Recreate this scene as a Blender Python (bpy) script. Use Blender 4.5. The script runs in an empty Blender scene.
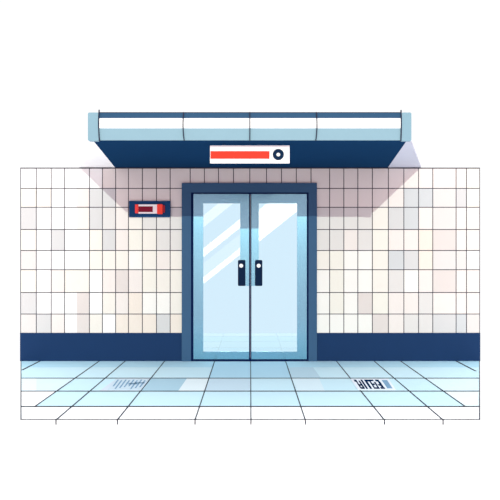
import bpy, math
from mathutils import Vector
# ---------------------------------------------------------------- measurements
K = 0.014            # metres per unit measured on the wall face
D = 8.4              # camera to wall face
EYE = 1.484          # eye height
def U(u, y=0.0): return (u - 250.0) * K * (D + y) / D      # sideways position at depth y (y<0 in front of the wall)
def V(v, y=0.0): return EYE + (255.0 - v) * K * (D + y) / D
def dep(s): return -D * (1 - 1 / s)

sc = bpy.context.scene
col = sc.collection

# ---------------------------------------------------------------- materials
def lin(c):
    out = []
    for x in c:
        x /= 255.0
        out.append(x / 12.92 if x <= .04045 else ((x + .055) / 1.055) ** 2.4)
    return out
def mat(name, rgb, rough=.6, metal=0.0, k=1.0, spec=.08, noise=0.03, scale=6.0):
    m = bpy.data.materials.new(name); m.use_nodes = True
    nt = m.node_tree; b = nt.nodes['Principled BSDF']
    c = [min(.97, x * k) for x in lin(rgb)]
    b.inputs['Roughness'].default_value = rough
    b.inputs['Metallic'].default_value = metal
    b.inputs['Specular IOR Level'].default_value = spec
    if noise:
        tc = nt.nodes.new('ShaderNodeTexCoord'); n = nt.nodes.new('ShaderNodeTexNoise')
        n.inputs['Scale'].default_value = scale; n.inputs['Detail'].default_value = 2
        nt.links.new(tc.outputs['Object'], n.inputs['Vector'])
        mx = nt.nodes.new('ShaderNodeMix'); mx.data_type = 'RGBA'
        mx.inputs['A'].default_value = [x * (1 - noise) for x in c] + [1]
        mx.inputs['B'].default_value = [min(.98, x * (1 + noise)) for x in c] + [1]
        nt.links.new(n.outputs['Fac'], mx.inputs['Factor'])
        nt.links.new(mx.outputs['Result'], b.inputs['Base Color'])
    else:
        b.inputs['Base Color'].default_value = c + [1]
    m.diffuse_color = c + [1]
    return m
def glass_mat():
    m = bpy.data.materials.new('tinted_blue_glass'); m.use_nodes = True
    nt = m.node_tree; nt.nodes.clear()
    o = nt.nodes.new('ShaderNodeOutputMaterial')
    t = nt.nodes.new('ShaderNodeBsdfTransparent'); g = nt.nodes.new('ShaderNodeBsdfGlossy')
    mx = nt.nodes.new('ShaderNodeMixShader')
    c = [math.sqrt(x) for x in (.60, .845, .975)]
    t.inputs['Color'].default_value = c + [1]
    g.inputs['Roughness'].default_value = 0.0; g.inputs['Color'].default_value = (1, 1, 1, 1)
    mx.inputs['Fac'].default_value = .08
    nt.links.new(t.outputs[0], mx.inputs[1]); nt.links.new(g.outputs[0], mx.inputs[2])
    nt.links.new(mx.outputs[0], o.inputs['Surface'])
    return m

TK = 0.755   # glaze reflectance factor
TILE = {'W': (255, 255, 255), 'w': (254, 253, 248), 'c': (255, 250, 240), 'y': (255, 252, 240), 'p': (252, 243, 238),
        'g': (230, 231, 233), 'h': (241, 238, 236), 'b': (220, 226, 231), 'P': (241, 230, 226), 'o': (255, 241, 227)}
TM = {k: mat('wall_tile_' + n, [c + (255 - c) * .25 for c in TILE[k]], .45, k=TK * {'W': 1, 'w': .97, 'g': .86, 'b': .86, 'h': .88, 'P': .88}.get(k, .92), noise=.008) for k, n in
      dict(W='white', w='off_white', c='cream', y='yellow_cream', p='pink_white', g='grey', h='light_grey',
           b='blue_grey', P='rose', o='peach').items()}
M = {
 'grout': mat('dark_grout', (62, 60, 72), .8),
 'navy': mat('navy_paint', (30, 58, 99), .55, k=.8, spec=.03),
 'navy_deep': mat('deep_navy_paint', (22, 54, 88), .6, k=1.0, spec=.0),
 'frame': mat('slate_blue_frame', (60, 93, 127), .5, k=.85, spec=.04),
 'seal': mat('black_blue_seal', (12, 30, 74), .6, k=.8, spec=0),
 'leaf': mat('anodised_blue_aluminium', (122, 172, 197), .25, metal=.9, k=.95, noise=0),
 'handle': mat('navy_handle', (20, 42, 76), .5, k=.65, spec=.02),
 'white': mat('white_paint', (250, 250, 250), .5, k=.96, noise=.01),
 'body': mat('pale_roofing', (214, 220, 226), .7),
 'band_top': mat('steel_blue_band', (58, 106, 148), .5, k=.48),
 'band_light': mat('light_blue_band', (168, 210, 228), .5, k=.54),
 'cap': mat('light_blue_cap', (164, 207, 226), .5, k=.54),
 'lilac': mat('lilac_grey_panel', (203, 207, 222), .6, k=.9),
 'joint': mat('ink_dark_joint', (40, 42, 62), .7),
 'red': mat('signal_red', (252, 62, 44), .5, k=.78),
 'plate': mat('navy_box_paint', (24, 56, 92), .6, k=1.45, spec=.0),
 'red_dim': mat('dull_red', (225, 70, 66), .5, k=1.2),
 'red_lit': mat('red_enamel', (240, 60, 48), .5, k=1.6),
 'cover': mat('dark_red_cover', (150, 40, 50), .5, k=1.3),
 'maroon': mat('maroon_window', (110, 20, 40), .4, k=1.4),
 'ring': mat('navy_emblem', (20, 48, 82), .5, k=.65, spec=.02),
 'hole': mat('dark_slot', (28, 54, 92), .8, k=.7, spec=0),
 'slot_pale': mat('pale_slot', (126, 166, 198), .7, k=.9),
 'pane': glass_mat(),
}
FK = 0.93
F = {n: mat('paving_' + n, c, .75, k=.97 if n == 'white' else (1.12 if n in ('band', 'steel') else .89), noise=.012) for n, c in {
 'white': (255, 255, 255), 'ice': (232, 248, 253), 'pale': (220, 243, 252), 'cyan': (206, 240, 252), 'aqua': (204, 238, 251),
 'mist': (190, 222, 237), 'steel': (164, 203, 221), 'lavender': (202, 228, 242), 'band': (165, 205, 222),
 'drain': (214, 229, 243), 'joint': (66, 72, 84), 'sky': (176, 213, 230)}.items()}

# ---------------------------------------------------------------- mesh helper
class MB:
    def __init__(s): s.v = []; s.f = []; s.mi = []; s.mats = []
    def m(s, mt):
        if mt not in s.mats: s.mats.append(mt)
        return s.mats.index(mt)
    def poly(s, pts, mt):
        b = len(s.v); s.v += [tuple(p) for p in pts]; s.f.append(list(range(b, b + len(pts)))); s.mi.append(s.m(mt))
    def box(s, x0, x1, y0, y1, z0, z1, mt):
        b = len(s.v)
        s.v += [(x0,y0,z0),(x1,y0,z0),(x1,y1,z0),(x0,y1,z0),(x0,y0,z1),(x1,y0,z1),(x1,y1,z1),(x0,y1,z1)]
        for q in ((0,3,2,1),(4,5,6,7),(0,1,5,4),(1,2,6,5),(2,3,7,6),(3,0,4,7)):
            s.f.append([b + i for i in q]); s.mi.append(s.m(mt))
        return s
    def prism_y(s, pts, y0, y1, mt):      # outline in x,z, CCW seen from the front; y0 front, y1 back
        n = len(pts); b = len(s.v)
        s.v += [(x, y0, z) for x, z in pts] + [(x, y1, z) for x, z in pts]
        i = s.m(mt)
        s.f.append([b + k for k in range(n)]); s.mi.append(i)
        s.f.append([b + n + k for k in reversed(range(n))]); s.mi.append(i)
        for k in range(n):
            j = (k + 1) % n
            s.f.append([b + k, b + n + k, b + n + j, b + j]); s.mi.append(i)
        return s
    def prism_z(s, pts, z0, z1, mt, top=None, side=None):      # outline in x,y, CCW seen from above
        n = len(pts); b = len(s.v)
        s.v += [(x, y, z0) for x, y in pts] + [(x, y, z1) for x, y in pts]
        i = s.m(mt); ti = s.m(top) if top else i; si = s.m(side) if side else i
        s.f.append([b + k for k in reversed(range(n))]); s.mi.append(i)
        s.f.append([b + n + k for k in range(n)]); s.mi.append(ti)
        for k in range(n):
            j = (k + 1) % n
            s.f.append([b + k, b + j, b + n + j, b + n + k]); s.mi.append(si)
        return s
    def build(s, name, parent=None, bevel=0, origin=None):
        me = bpy.data.meshes.new(name)
        o0 = Vector(origin) if origin else Vector((0, 0, 0))
        me.from_pydata([tuple(Vector(p) - o0) for p in s.v], [], s.f)
        for mt in s.mats: me.materials.append(mt)
        me.polygons.foreach_set('material_index', s.mi); me.update()
        o = bpy.data.objects.new(name, me); col.objects.link(o)
        if parent: o.parent = parent; o.location = o0 - parent_world(parent)
        else: o.location = o0
        if bevel:
            md = o.modifiers.new('bevel', 'BEVEL'); md.width = bevel; md.segments = 2; md.limit_method = 'ANGLE'
        return o
def parent_world(p):
    w = Vector(p.location)
    while p.parent: p = p.parent; w += Vector(p.location)
    return w
def empty(name, loc):
    o = bpy.data.objects.new(name, None); o.empty_display_size = .1; o.location = loc; col.objects.link(o); return o
def tag(o, label=None, cat=None, group=None, kind=None):
    for k, v in (('label', label), ('category', cat), ('group', group), ('kind', kind)):
        if v: o[k] = v
    return o
def rrect(x0, x1, z0, z1, r, n=5):
    pts = []
    for cx, cz, a0 in ((x1-r, z0+r, -90), (x1-r, z1-r, 0), (x0+r, z1-r, 90), (x0+r, z0+r, 180)):
        for i in range(n + 1):
            a = math.radians(a0 + 90 * i / n); pts.append((cx + r*math.cos(a), cz + r*math.sin(a)))
    return pts
def disc(cx, cz, r, n=32): return [(cx + r*math.cos(2*math.pi*i/n), cz + r*math.sin(2*math.pi*i/n)) for i in range(n)]

# ---------------------------------------------------------------- the tiled wall
w = MB()
WT = V(167.6)
DX0, DX1, DZ = U(184), U(315), V(185.5)
XL, XR = U(20.3), U(480.0)
TH = .22
for x0, x1, z0, z1 in ((XL, DX0, 0, WT), (DX1, XR, 0, WT), (DX0, DX1, DZ, WT)):
    w.box(x0, x1, 0, TH, z0, z1, M['grout'])
rows = [168.3, 188.4, 207.3, 229.5, 250.5, 269.7, 292.5, 314.0, 333.6]
LE = [20.7, 36.4, 51.3, 64.7, 77.0, 89.5, 102.5, 115.7, 128.5, 142.4, 156.5, 170.2, 184]
RE = [315, 329.6, 343.8, 357.8, 372.3, 388.3, 403.8, 418.5, 432.7, 456.0, 466.4, 479.6]
LR = ['WWWWWWpppppp', 'ccWWpggppppp', 'gWWWcghpchhh', 'cWgWWygpychh', 'hWWWWyccwcpc', 'yWpyyWpPpycc', 'gWWWPWcpowwc', 'hgpWPcWooogo']  # light grey codes beside the doors also stand in for a faint second shadow
RR = ['ppppppppppy', 'ppppppbbhgy', 'hhhhcgbphpp', 'hhphyppoPpp', 'cywwcbgohhw', 'wywwchwpPpp', 'wywPypphppp', 'wwwwPphhgbh']
G = .42
def tiles(edges, codes, v0, v1, soft=()):
    for i, c in enumerate(codes):
        a, b = edges[i], edges[i+1]
        a += 0 if a in soft else G; b -= 0 if b in soft else G
        w.box(U(a), U(b), -.004, .001, V(v1 - G), V(v0 + G), TM[c])
for r in range(8):
    if r == 0:
        tiles(LE[:11] + [170.2], LR[0][:11], rows[0], rows[1], soft=(77.0,))
        tiles(RE[1:], RR[0][1:], rows[0], rows[1])
        w.box(U(170.2 + G), U(184), -.004, .001, V(rows[1] - G), V(rows[0] + G), TM['p'])
        w.box(U(315), U(329.6 - G), -.004, .001, V(rows[1] - G), V(rows[0] + G), TM['p'])
        top = [184, 190.2, 204.4, 218.5, 233.5, 249.8, 266.5, 281.5, 296.3, 311.0, 315]
        tiles(top, 'pppppppppp', rows[0], 185.4, soft=(184, 315))
    else:
        tiles(LE, LR[r], rows[r], rows[r+1], soft=(77.0,))
        tiles(RE, RR[r], rows[r], rows[r+1])
wall = w.build('wall_back', bevel=0)
tag(wall, 'wall of square white, cream and grey tiles with dark grout around the glass doors', 'wall', kind='structure')
b = MB().box(XL, U(182.0), -.012, 0, 0, V(332.8), M['navy']).build('baseboard_left', origin=(U(100), 0, 0))
tag(b, 'navy skirting band below the tiles left of the doors', 'baseboard', kind='structure')
b = MB().box(U(317.0), XR, -.012, 0, 0, V(332.8), M['navy']).build('baseboard_right', origin=(U(400), 0, 0))
tag(b, 'navy skirting band below the tiles right of the doors', 'baseboard', kind='structure')

# ---------------------------------------------------------------- door frame and two leaves
fr = MB(); yf = -.03
fx0, fx1, fz = U(181.7, yf), U(317, yf), V(183, yf)
ix0, ix1, iz = U(191, yf), U(308.6, yf), V(192.4, yf)
fr.prism_y([(fx0, 0), (ix0, 0), (ix0, iz), (ix1, iz), (ix1, 0), (fx1, 0), (fx1, fz), (fx0, fz)], yf, .10, M['frame'])
jx0, jx1, jz = U(193.3, -.028), U(306.9, -.028), V(193.9, -.028)
ob = fr.build('trim_1', origin=(0, 0, 0))
tag(ob, 'slate blue frame surrounding the double glass doors', 'door frame', kind='structure')
se = MB()
se.prism_y([(ix0, 0), (jx0, 0), (jx0, jz), (jx1, jz), (jx1, 0), (ix1, 0), (ix1, iz), (ix0, iz)], -.024, .08, M['seal'])
se.box(jx0, jx1, -.024, .08, 0, .026, M['seal'])
tag(se.build('rebate_seal', parent=ob), 'dark navy seal strip')

def leaf(name, side, label):
    y0, y1 = -.016, .03
    root = empty(name, (U(194 if side < 0 else 306.5), .01, 0.027))
    tag(root, label, 'door', kind='structure')
    if side < 0: o0, g0, g1, o1 = 193.4, 203.1, 240.2, 249.0
    else:        o0, g0, g1, o1 = 306.8, 297.2, 258.8, 251.4
    X = lambda u: U(u, y0); Z = lambda v: V(v, y0)
    zt, zg, zh, zb, z0 = Z(194), Z(203.2), Z(286), Z(352), .028
    m = MB()
    def bx(a, c, za, zc): m.box(min(X(a), X(c)), max(X(a), X(c)), y0, y1, za, zc, M['leaf'])
    bx(o0, o1, zg, zt)                 # head rail
    bx(o0, o1, z0, zb)                 # foot rail
    bx(o0, g0, zb, zg)                 # hinge stile
    bx(g1, o1, zh, zg)                 # short meeting stile above the handle's foot
    m.build('leaf_frame', parent=root)
    # edge profile: dark strip where the leaves meet
    e = MB(); a, c = (249.0, 250.15) if side < 0 else (250.25, 251.4)
    e.box(X(a), X(c), y0 - .002, y1, z0, zt, M['seal'])
    tag(e.build('meeting_edge', parent=root), 'dark navy meeting edge')
    p = MB()
    pts = [(X(g0), zb), (X(o1), zb), (X(o1), zh), (X(g1), zh), (X(g1), zg), (X(g0), zg)]
    if side > 0: pts = pts[::-1]
    p.prism_y(pts, .002, .012, M['pane'])
    tag(p.build('glass_pane', parent=root), 'pale blue tinted glass with bright diagonal glints')
    h = MB(); hy = y0 - .022
    a, c = (237.9, 245.4) if side < 0 else (255.0, 262.4)
    hx0, hx1 = U(a, hy), U(c, hy)
    h.prism_y(rrect(hx0, hx1, V(286, hy), V(260, hy), .018), hy, y0, M['handle'])
    hd = h.build('door_handle', parent=root, bevel=.003)
    tag(hd, 'navy upright door handle plate')
    k = MB(); cx = 241.2 if side < 0 else 258.7
    k.prism_y(disc(U(cx, hy), V(265.7, hy), .027), hy - .006, hy + .001, M['white'])
    tag(k.build('lock_button', parent=hd), 'round white button')
    return root
leaf('door_1', -1, 'left leaf of the pale blue glass double door')
leaf('door_2', 1, 'right leaf of the pale blue glass double door')

# ---------------------------------------------------------------- pavement
SB = 106.0
def P(u, v):                              # point of the pavement
    s = (v - 255.0) / SB; y = dep(s)
    return (U(u, y), y)
fl = MB()
VB = [361.0, 378.2, 391.2, 406.6, 420.0]
s_front = (VB[-1] - 255) / SB
outer = [P(21, 420), P(479.5, 420), P(479.5, 361), P(21, 361)]
fl.prism_z(outer, -.040, -.001, F['white'], top=F['white'])
def quad(u0t, u1t, u0b, u1b, v0, v1, m, z=0.0):
    a, b_, c, d = P(u0b, v1), P(u1b, v1), P(u1t, v0), P(u0t, v0)
    fl.poly([(a[0], a[1], z), (b_[0], b_[1], z), (c[0], c[1], z), (d[0], d[1], z)], m)
XJ = [-209.8, -150.5, -124.6, -85.2, -35.3, .6, 35.5, 86.3, 124.0, 150.5, 206.0]      # joints, straight towards the viewer
def ju(x, v): return max(21, min(479.5, 250 + x * (v - 255) / SB))
cells = [
 # between joints:  J-A     A-B     B-C     C-D      D-E         E-F      F-G     G-H     H-I     I-J   J-
 ['cyan', 'cyan', 'cyan', 'cyan', 'cyan', 'steel', 'steel', 'cyan', 'cyan', 'cyan', 'cyan', 'cyan'],
 ['ice', 'pale', 'cyan', 'cyan', 'ice', 'lavender', 'cyan', 'cyan', 'cyan', 'cyan', 'pale', 'pale'],
 ['white', 'white', 'cyan', 'cyan', 'cyan', 'aqua', 'aqua', 'cyan', 'cyan', 'cyan', 'ice', 'ice'],
 ['white'] * 12]
bounds = [-1e4] + XJ + [1e4]
for r in range(4):
    v0, v1 = VB[r], VB[r+1]
    for i in range(12):
        a0, a1 = ju(bounds[i], v0), ju(bounds[i+1], v0)
        b0, b1 = ju(bounds[i], v1), ju(bounds[i+1], v1)
        if a1 - a0 < .01 and b1 - b0 < .01: continue
        quad(a0, a1, b0, b1, v0, v1, F[cells[r][i]])
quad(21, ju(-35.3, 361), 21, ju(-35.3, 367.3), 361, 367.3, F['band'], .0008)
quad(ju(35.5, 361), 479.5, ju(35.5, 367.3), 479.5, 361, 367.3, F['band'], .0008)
quad(287.5, 313, 291, 321, 367.3, 378.2, F['mist'], .0008)
quad(21, 36.5, 21, 36.5, 378.2, 391.2, F['ice'], .0006)
# blue slabs and pale surround around the two drains
quad(ju(-85.2, 378.2), 187, ju(-85.2, 391.2), 178, 378.2, 391.2, F['sky'], .0008)
quad(117, ju(-85.2, 378.2), 99, ju(-85.2, 391.2), 378.2, 391.2, F['drain'], .0008)
quad(292, 319, 297, 325, 378.2, 391.2, F['pale'], .0008)
# joints
def strip(p0, p1, wd, z=.0015):
    (x0, y0), (x1, y1) = p0, p1
    d = Vector((x1-x0, y1-y0)).normalized(); n = Vector((-d.y, d.x)) * wd / 2
    fl.poly([(x0-n.x, y0-n.y, z), (x0+n.x, y0+n.y, z), (x1+n.x, y1+n.y, z), (x1-n.x, y1-n.y, z)][::-1], F['joint'])
def jline(x, va, vb, wd=.012):
    strip(P(250 + x*(va-255)/SB, va), P(250 + x*(vb-255)/SB, vb), wd)
for x, vb in ((-150.5, 407), (-124.6, 420), (-85.2, 420), (-35.3, 420), (.6, 420), (35.5, 420), (86.3, 420), (124.0, 420), (150.5, 407)):
    jline(x, 361, vb, .010 + .00006*abs(x))
    if vb == 420:
        X0, Y0 = P(250 + x*165/SB, 420)
        fl.box(X0 - .006, X0 + .006, Y0 - .003, Y0 + .01, -.040, .0012, F['joint'])
jline(-209.8, 361, 370.2, .03); jline(206.0, 361, 371.2, .03)
for v in VB[1:4]:
    strip(P(21, v), P(479.5, v), .042)
strip(P(21.3, 419.4), P(479.2, 419.4), .028)
e0, e1 = P(21, 361), P(21, 420); strip(e0, e1, .010)
e0, e1 = P(479.5, 361), P(479.5, 420); strip(e0, e1, .010)
fo = fl.build('floor')
tag(fo, 'pale blue and white paved apron in front of the glass doors', 'paving', kind='structure')

# ---------------------------------------------------------------- drains
def slots(m, items, v0, v1, z0, z1, skew):
    for u, wd, t0, t1, mt in items:
        va, vb = v0 + (v1-v0)*t0, v0 + (v1-v0)*t1
        ua, ub = u + skew*t0, u + skew*t1
        a, b_, c, d = P(ub, vb), P(ub + wd, vb), P(ua + wd, va), P(ua, va)
        m.prism_z([a, b_, c, d], z0, z1, mt)
def drain(u0, u1, skew, items, label, plate_mat, plabel):
    va, vb = 379.2, 390.4
    c = P((u0 + u1 + skew)/2, 385)
    root = empty('floor_drain', (c[0], c[1], .0015)); tag(root, label, 'drain')
    m = MB(); m.prism_z([P(u0+skew, vb), P(u1+skew, vb), P(u1, va), P(u0, va)], .0016, .006, plate_mat)
    m.build('cover_plate', parent=root)
    g = MB(); slots(g, items, 380.2, 389.4, .0055, .0075, skew*.82); tag(g.build('slots', parent=root), plabel)
pale = mat('pale_drain_plate', (208, 230, 243), .7, k=.86)
L = []
for i in range(8):
    L.append((117.5 + i*3.9, 1.5, .0 + .08*(i % 2), .72 + .28*((i*3) % 4)/3, M['slot_pale']))
L += [(131.5, 8.5, .38, .52, M['slot_pale']), (137.5, 9.5, .30, .42, M['slot_pale'])]
drain(115.5, 149.5, -8.5, L, 'faded pale drain grille with slanting blue slots in the paving left of the doors', pale, 'faded blue slanting slots')
R_ = []
H = M['hole']
R_ += [(353.5, 2.6, .0, .22, H), (354.6, 1.4, .22, .95, H), (357.6, 1.6, .12, .98, H), (355.2, 2.8, .5, .66, H), (355.2, 2.8, .82, 1, H),
       (360.2, 1.9, 0, 1, H), (363.9, 2.3, 0, 1, H), (366.2, 2.0, 0, .2, H),
       (368.2, 1.5, 0, 1, H), (369.7, 3.2, 0, .16, H), (369.2, 2.4, .42, .6, H), (369.7, 2.6, .84, 1, H), (372.2, 1.6, .25, 1, H),
       (374.7, 3.6, .0, .2, H), (376.4, 2.4, .2, .8, H), (374.6, 2.2, .5, .66, H), (375.0, 4.2, .82, 1, H)]
R_ += [(381.5, 5.2, .05, .95, M['slot_pale'])]
bright = mat('white_drain_plate', (228, 238, 248), .7, k=.95)
drain(350.5, 388.5, 7.5, R_, 'white drain grille with bold dark navy slots in the paving right of the doors', bright, 'dark navy slots and one blue slot')

# ---------------------------------------------------------------- canopy
YF = dep(1.33)                 # front face of the fascia
CZ = V(167.4)                  # soffit height = wall top
can = empty('entrance_canopy', (0, 0, CZ))
tag(can, 'flat blue entrance canopy with white striped fascia projecting over the glass doors', 'canopy')
zb, zt = V(140.8, YF), V(112.6, YF)
yb = YF + .14
FX0, FX1 = U(88, YF), U(411.3, YF)
CX0, CX1 = U(99, YF), U(401.2, YF)
so = MB()
sof = [(U(93.5, yb), yb), (U(406.5, yb), yb), (U(388), .0), (U(388), TH), (U(115), TH), (U(115), .0)]
so.prism_z(sof, CZ, CZ + .03, M['navy_deep'])
tag(so.build('soffit', parent=can), 'dark navy underside')
rf = MB(); rf.prism_z([(x, y) for x, y in sof], CZ + .03, zt - .02, M['body'])
rf.build('roof_deck', parent=can)
z1, z2 = V(118.2, YF), V(128.2, YF)
fa = MB(); fa.box(CX0, CX1, YF + .012, yb, zb, zt - .004, M['navy_deep']); tag(fa.build('fascia_core', parent=can), 'navy backing beam')
t = MB().box(CX0, CX1, YF, YF + .013, z1, zt, M['band_top']); tag(t.build('upper_band', parent=can), 'steel blue upper band')
t = MB().box(CX0, CX1, YF, YF + .013, z2, z1, M['white']); tag(t.build('middle_band', parent=can), 'white middle band')
t = MB().box(CX0, CX1, YF, YF + .013, zb + .006, z2, M['band_light']); tag(t.build('lower_band', parent=can), 'light blue lower band')
t = MB().box(CX0, CX1, YF - .003, YF + .013, zt - .001, zt + .004, M['joint']); tag(t.build('drip_edge', parent=can), 'thin dark top edge')
for a, c in ((FX0, CX0), (CX1, FX1)):
    q = MB(); q.prism_y(rrect(a, c, zb - .002, zt, .016), YF - .006, YF + .04, M['cap'])
    tag(q.build('end_cap', parent=can), 'light blue end cap')
def seam(u, bow, top=112.0, bot=140.6):
    m = MB(); n = 10; hw = .0052
    y0 = YF - .012; P0 = []
    for i in range(n + 1):
        tt = i / n; v = top + (bot - top) * tt
        P0.append((U(u + bow * (4*tt*(1-tt)) * 1.0 + (-.6*bow*tt), y0), V(v, y0)))
    pts = [(x - hw, z) for x, z in P0] + [(x + hw, z) for x, z in reversed(P0)]
    m.prism_y(pts, y0, YF + .004, M['joint'])
    tag(m.build('panel_seam', parent=can), 'dark curved seam line')
seam(99.0, -.7, 109.6, 141.2); seam(183.6, -.9); seam(249.8, .05); seam(316.4, .9); seam(401.2, .3, 109.9, 140.6)
# splayed side panels level with the soffit; left one added to cast its shadow
wr = MB(); wr.prism_z([(U(406.5, yb), yb), (U(411, yb), yb), (U(421), -.0), (U(421), TH*.5), (U(388), TH*.5), (U(388), 0)], CZ + .001, CZ + .02, M['lilac'])
tag(wr.build('side_panel', parent=can), 'lilac grey splayed side panel')
wl = MB(); wl.prism_z([(U(89, yb), yb), (U(93.5, yb), yb), (U(115), 0), (U(115), TH*.5), (U(79), TH*.5), (U(79), 0)], CZ + .001, CZ + .02, M['white'])
tag(wl.build('side_panel', parent=can), 'white splayed side panel added to cast the left shadow')

# ---------------------------------------------------------------- sign hung under the canopy front
ys = dep(1.30)
sg = empty('hanging_sign', (U(250, ys), ys, V(163, ys)))
tag(sg, 'white sign with a red bar and navy ring hanging under the canopy', 'sign')
m = MB().box(U(210, ys), U(289.6, ys), ys, ys + .02, V(163.2, ys), V(145.4, ys), M['white'])
m.build('board', parent=sg, bevel=.002)
m = MB().box(U(210.5, ys), U(269.5, ys), ys - .004, ys + .001, V(158.8, ys), V(151.2, ys), M['red'])
tag(m.build('red_bar', parent=sg), 'red horizontal bar')
cx, cz = U(278.3, ys), V(154.6, ys); ro, ri = 5.6*K/1.3, 1.9*K/1.3
m = MB(); n = 40; O = disc(cx, cz, ro, n); I = disc(cx, cz, ri, n)
for k in range(n):
    j = (k+1) % n
    m.poly([(O[k][0], ys-.005, O[k][1]), (O[j][0], ys-.005, O[j][1]), (I[j][0], ys-.005, I[j][1]), (I[k][0], ys-.005, I[k][1])], M['ring'])
    m.poly([(O[k][0], ys-.005, O[k][1]), (O[k][0], ys, O[k][1]), (O[j][0], ys, O[j][1]), (O[j][0], ys-.005, O[j][1])], M['ring'])
    m.poly([(I[k][0], ys-.005, I[k][1]), (I[j][0], ys-.005, I[j][1]), (I[j][0], ys, I[j][1]), (I[k][0], ys, I[k][1])], M['ring'])
tag(m.build('ring_emblem', parent=sg), 'navy ring emblem')
for u in (222, 278):
    m = MB().box(U(u, ys), U(u + 2, ys), ys + .002, ys + .018, V(146, ys), CZ - .0005, M['navy_deep'])
    tag(m.build('hanger', parent=sg), 'navy hanger')

# ---------------------------------------------------------------- alarm box on the wall
yp = -.03
ab = empty('alarm_box', (U(149.5), -.004, V(217)))
tag(ab, 'navy wall box with a small red and white alarm unit, left of the doors', 'alarm')
MB().box(U(129, yp), U(170.3, yp), yp, -.003, V(217.1, yp), V(201, yp), M['plate']).build('backplate', parent=ab, bevel=.002)
def pa(name, u0, u1, v0, v1, y, mt, label, par=None, r=0):
    m = MB()
    if r: m.prism_y(rrect(U(u0, y), U(u1, y), V(v1, y), V(v0, y), r), y, yp + .001, M[mt])
    else: m.box(U(u0, y), U(u1, y), y, yp + .001, V(v1, y), V(v0, y), M[mt])
    o = m.build(name, parent=par or ab); tag(o, label); return o
ca = pa('casing', 138.4, 157.2, 204.4, 213.6, yp - .02, 'white', 'white casing')
pa('display_window', 138.5, 152.7, 206.4, 212.0, yp - .024, 'maroon', 'maroon display window', ca)
pa('end_block', 135, 138.5, 204.4, 213.2, yp - .02, 'red_dim', 'dull red end block')
pa('siren_dome', 157.1, 162.4, 204.2, 214, yp - .03, 'red_lit', 'bright red block', r=.008)
pa('siren_cover', 162.3, 164.8, 205.2, 212.6, yp - .012, 'cover', 'thin dark red cover', r=.012)

# ---------------------------------------------------------------- sky: white all round, softer and rosier from the street side
wd = bpy.data.worlds.new('sky'); sc.world = wd; wd.use_nodes = True
nt = wd.node_tree; nt.nodes.clear()
N = nt.nodes.new; Lk = nt.links.new
out = N('ShaderNodeOutputWorld'); bg = N('ShaderNodeBackground'); tc = N('ShaderNodeTexCoord'); sp = N('ShaderNodeSeparateXYZ')
Lk(tc.outputs['Generated'], sp.inputs[0]); Lk(bg.outputs[0], out.inputs[0])
def math_(op, a, b=None, c=None):
    n = N('ShaderNodeMath'); n.operation = op
    for i, x in enumerate((a, b, c)):
        if x is None: continue
        if isinstance(x, (int, float)): n.inputs[i].default_value = x
        else: Lk(x, n.inputs[i])
    return n.outputs[0]
X_, Y_, Z_ = sp.outputs
mr = N('ShaderNodeMapRange'); mr.interpolation_type = 'SMOOTHSTEP'
mr.inputs['From Min'].default_value = .45; mr.inputs['From Max'].default_value = -.25
Lk(Y_, mr.inputs['Value'])
mix = N('ShaderNodeMix'); mix.data_type = 'RGBA'
mix.inputs['A'].default_value = (1.04, 1.04, 1.04, 1)
mix.inputs['B'].default_value = (1.12, .82, .87, 1)
Lk(mr.outputs[0], mix.inputs['Factor'])
# bright slanting streaks added to the street-side sky to make the glass glints
ny = math_('MAXIMUM', math_('MULTIPLY', Y_, -1.0), .01)
a = math_('DIVIDE', X_, ny); bb = math_('DIVIDE', Z_, ny)
um = math_('MULTIPLY', a, 600.0)
q = math_('ADD', math_('SUBTRACT', 255.0, math_('MULTIPLY', bb, 600.0)), math_('MULTIPLY', um, .80))
def band(x, lo, hi, soft=.15):
    u1 = math_('MULTIPLY', math_('SUBTRACT', x, lo), 1/soft); u1 = math_('MINIMUM', math_('MAXIMUM', u1, 0.0), 1.0)
    u2 = math_('MULTIPLY', math_('SUBTRACT', hi, x), 1/soft); u2 = math_('MINIMUM', math_('MAXIMUM', u2, 0.0), 1.0)
    return math_('MULTIPLY', u1, u2)
left = band(um, -48, -9); right = band(um, 8, 48)
s1 = band(q, 211.2, 219.8); s2 = band(q, 240.0, 246.6); s4 = math_('MULTIPLY', band(q, 178, 190), .35)
s5 = math_('MULTIPLY', band(q, 226, 240.0), .12)
s3 = band(q, 217, 248.8)
tot = math_('ADD', math_('MULTIPLY', left, math_('ADD', math_('ADD', s1, s2), math_('ADD', s4, s5))), math_('MULTIPLY', right, s3))
front = math_('LESS_THAN', Y_, -.3)
tot = math_('MULTIPLY', tot, front)
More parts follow.
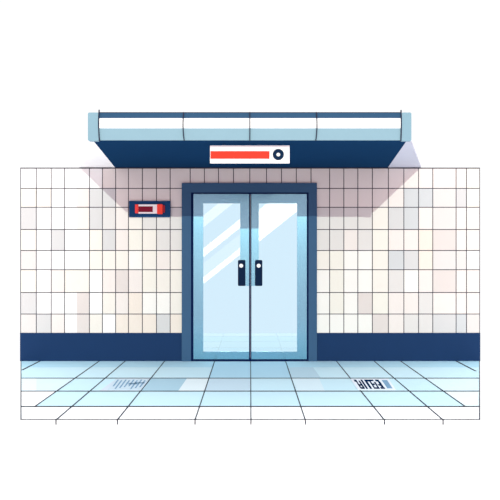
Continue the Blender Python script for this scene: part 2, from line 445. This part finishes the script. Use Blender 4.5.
# brighter overhead and below
up = N('ShaderNodeMapRange'); up.interpolation_type = 'SMOOTHSTEP'
up.inputs['From Min'].default_value = .55; up.inputs['From Max'].default_value = .95; Lk(Z_, up.inputs['Value'])
mu = N('ShaderNodeMix'); mu.data_type = 'RGBA'; mu.inputs['B'].default_value = (2.0, 2.2, 2.3, 1)
Lk(up.outputs[0], mu.inputs['Factor']); Lk(mix.outputs['Result'], mu.inputs['A'])
dn = N('ShaderNodeMapRange'); dn.interpolation_type = 'SMOOTHSTEP'
dn.inputs['From Min'].default_value = -.22; dn.inputs['From Max'].default_value = -.6; Lk(Z_, dn.inputs['Value'])
md_ = N('ShaderNodeMix'); md_.data_type = 'RGBA'; md_.inputs['B'].default_value = (2.0, 1.9, 1.95, 1)
Lk(dn.outputs[0], md_.inputs['Factor']); Lk(mu.outputs['Result'], md_.inputs['A'])
mix = md_
add = N('ShaderNodeMix'); add.data_type = 'RGBA'
add.inputs['B'].default_value = (6.0, 4.6, 3.6, 1)
Lk(mix.outputs['Result'], add.inputs['A']); Lk(tot, add.inputs['Factor'])
Lk(add.outputs['Result'], bg.inputs['Color']); bg.inputs['Strength'].default_value = 1.0

# ---------------------------------------------------------------- sun from the street, low and square to the wall
sl = bpy.data.lights.new('sun', 'SUN'); sl.energy = 1.95; sl.angle = math.radians(.25); sl.color = (.84, 1.0, .86)
so_ = bpy.data.objects.new('sun', sl); col.objects.link(so_)
el = math.atan2(V(140.8, YF) - V(217.2), -YF)
dirv = Vector((0, math.cos(el), -math.sin(el)))
so_.rotation_euler = dirv.to_track_quat('-Z', 'Y').to_euler(); so_.location = (0, -6, 6)

# ---------------------------------------------------------------- camera and output
cd = bpy.data.cameras.new('camera'); cd.sensor_width = 36; cd.sensor_fit = 'HORIZONTAL'; cd.lens = 36 * 600 / 500
cd.shift_y = 5 / 500
cam = bpy.data.objects.new('camera', cd); col.objects.link(cam)
cam.location = (0, -D, EYE); cam.rotation_euler = (math.radians(90), 0, 0)
sc.camera = cam
vs = sc.view_settings
sc.display_settings.display_device = 'sRGB'
vs.view_transform = 'Standard'; vs.look = 'None'; vs.exposure = 0; vs.gamma = 1; vs.use_curve_mapping = False
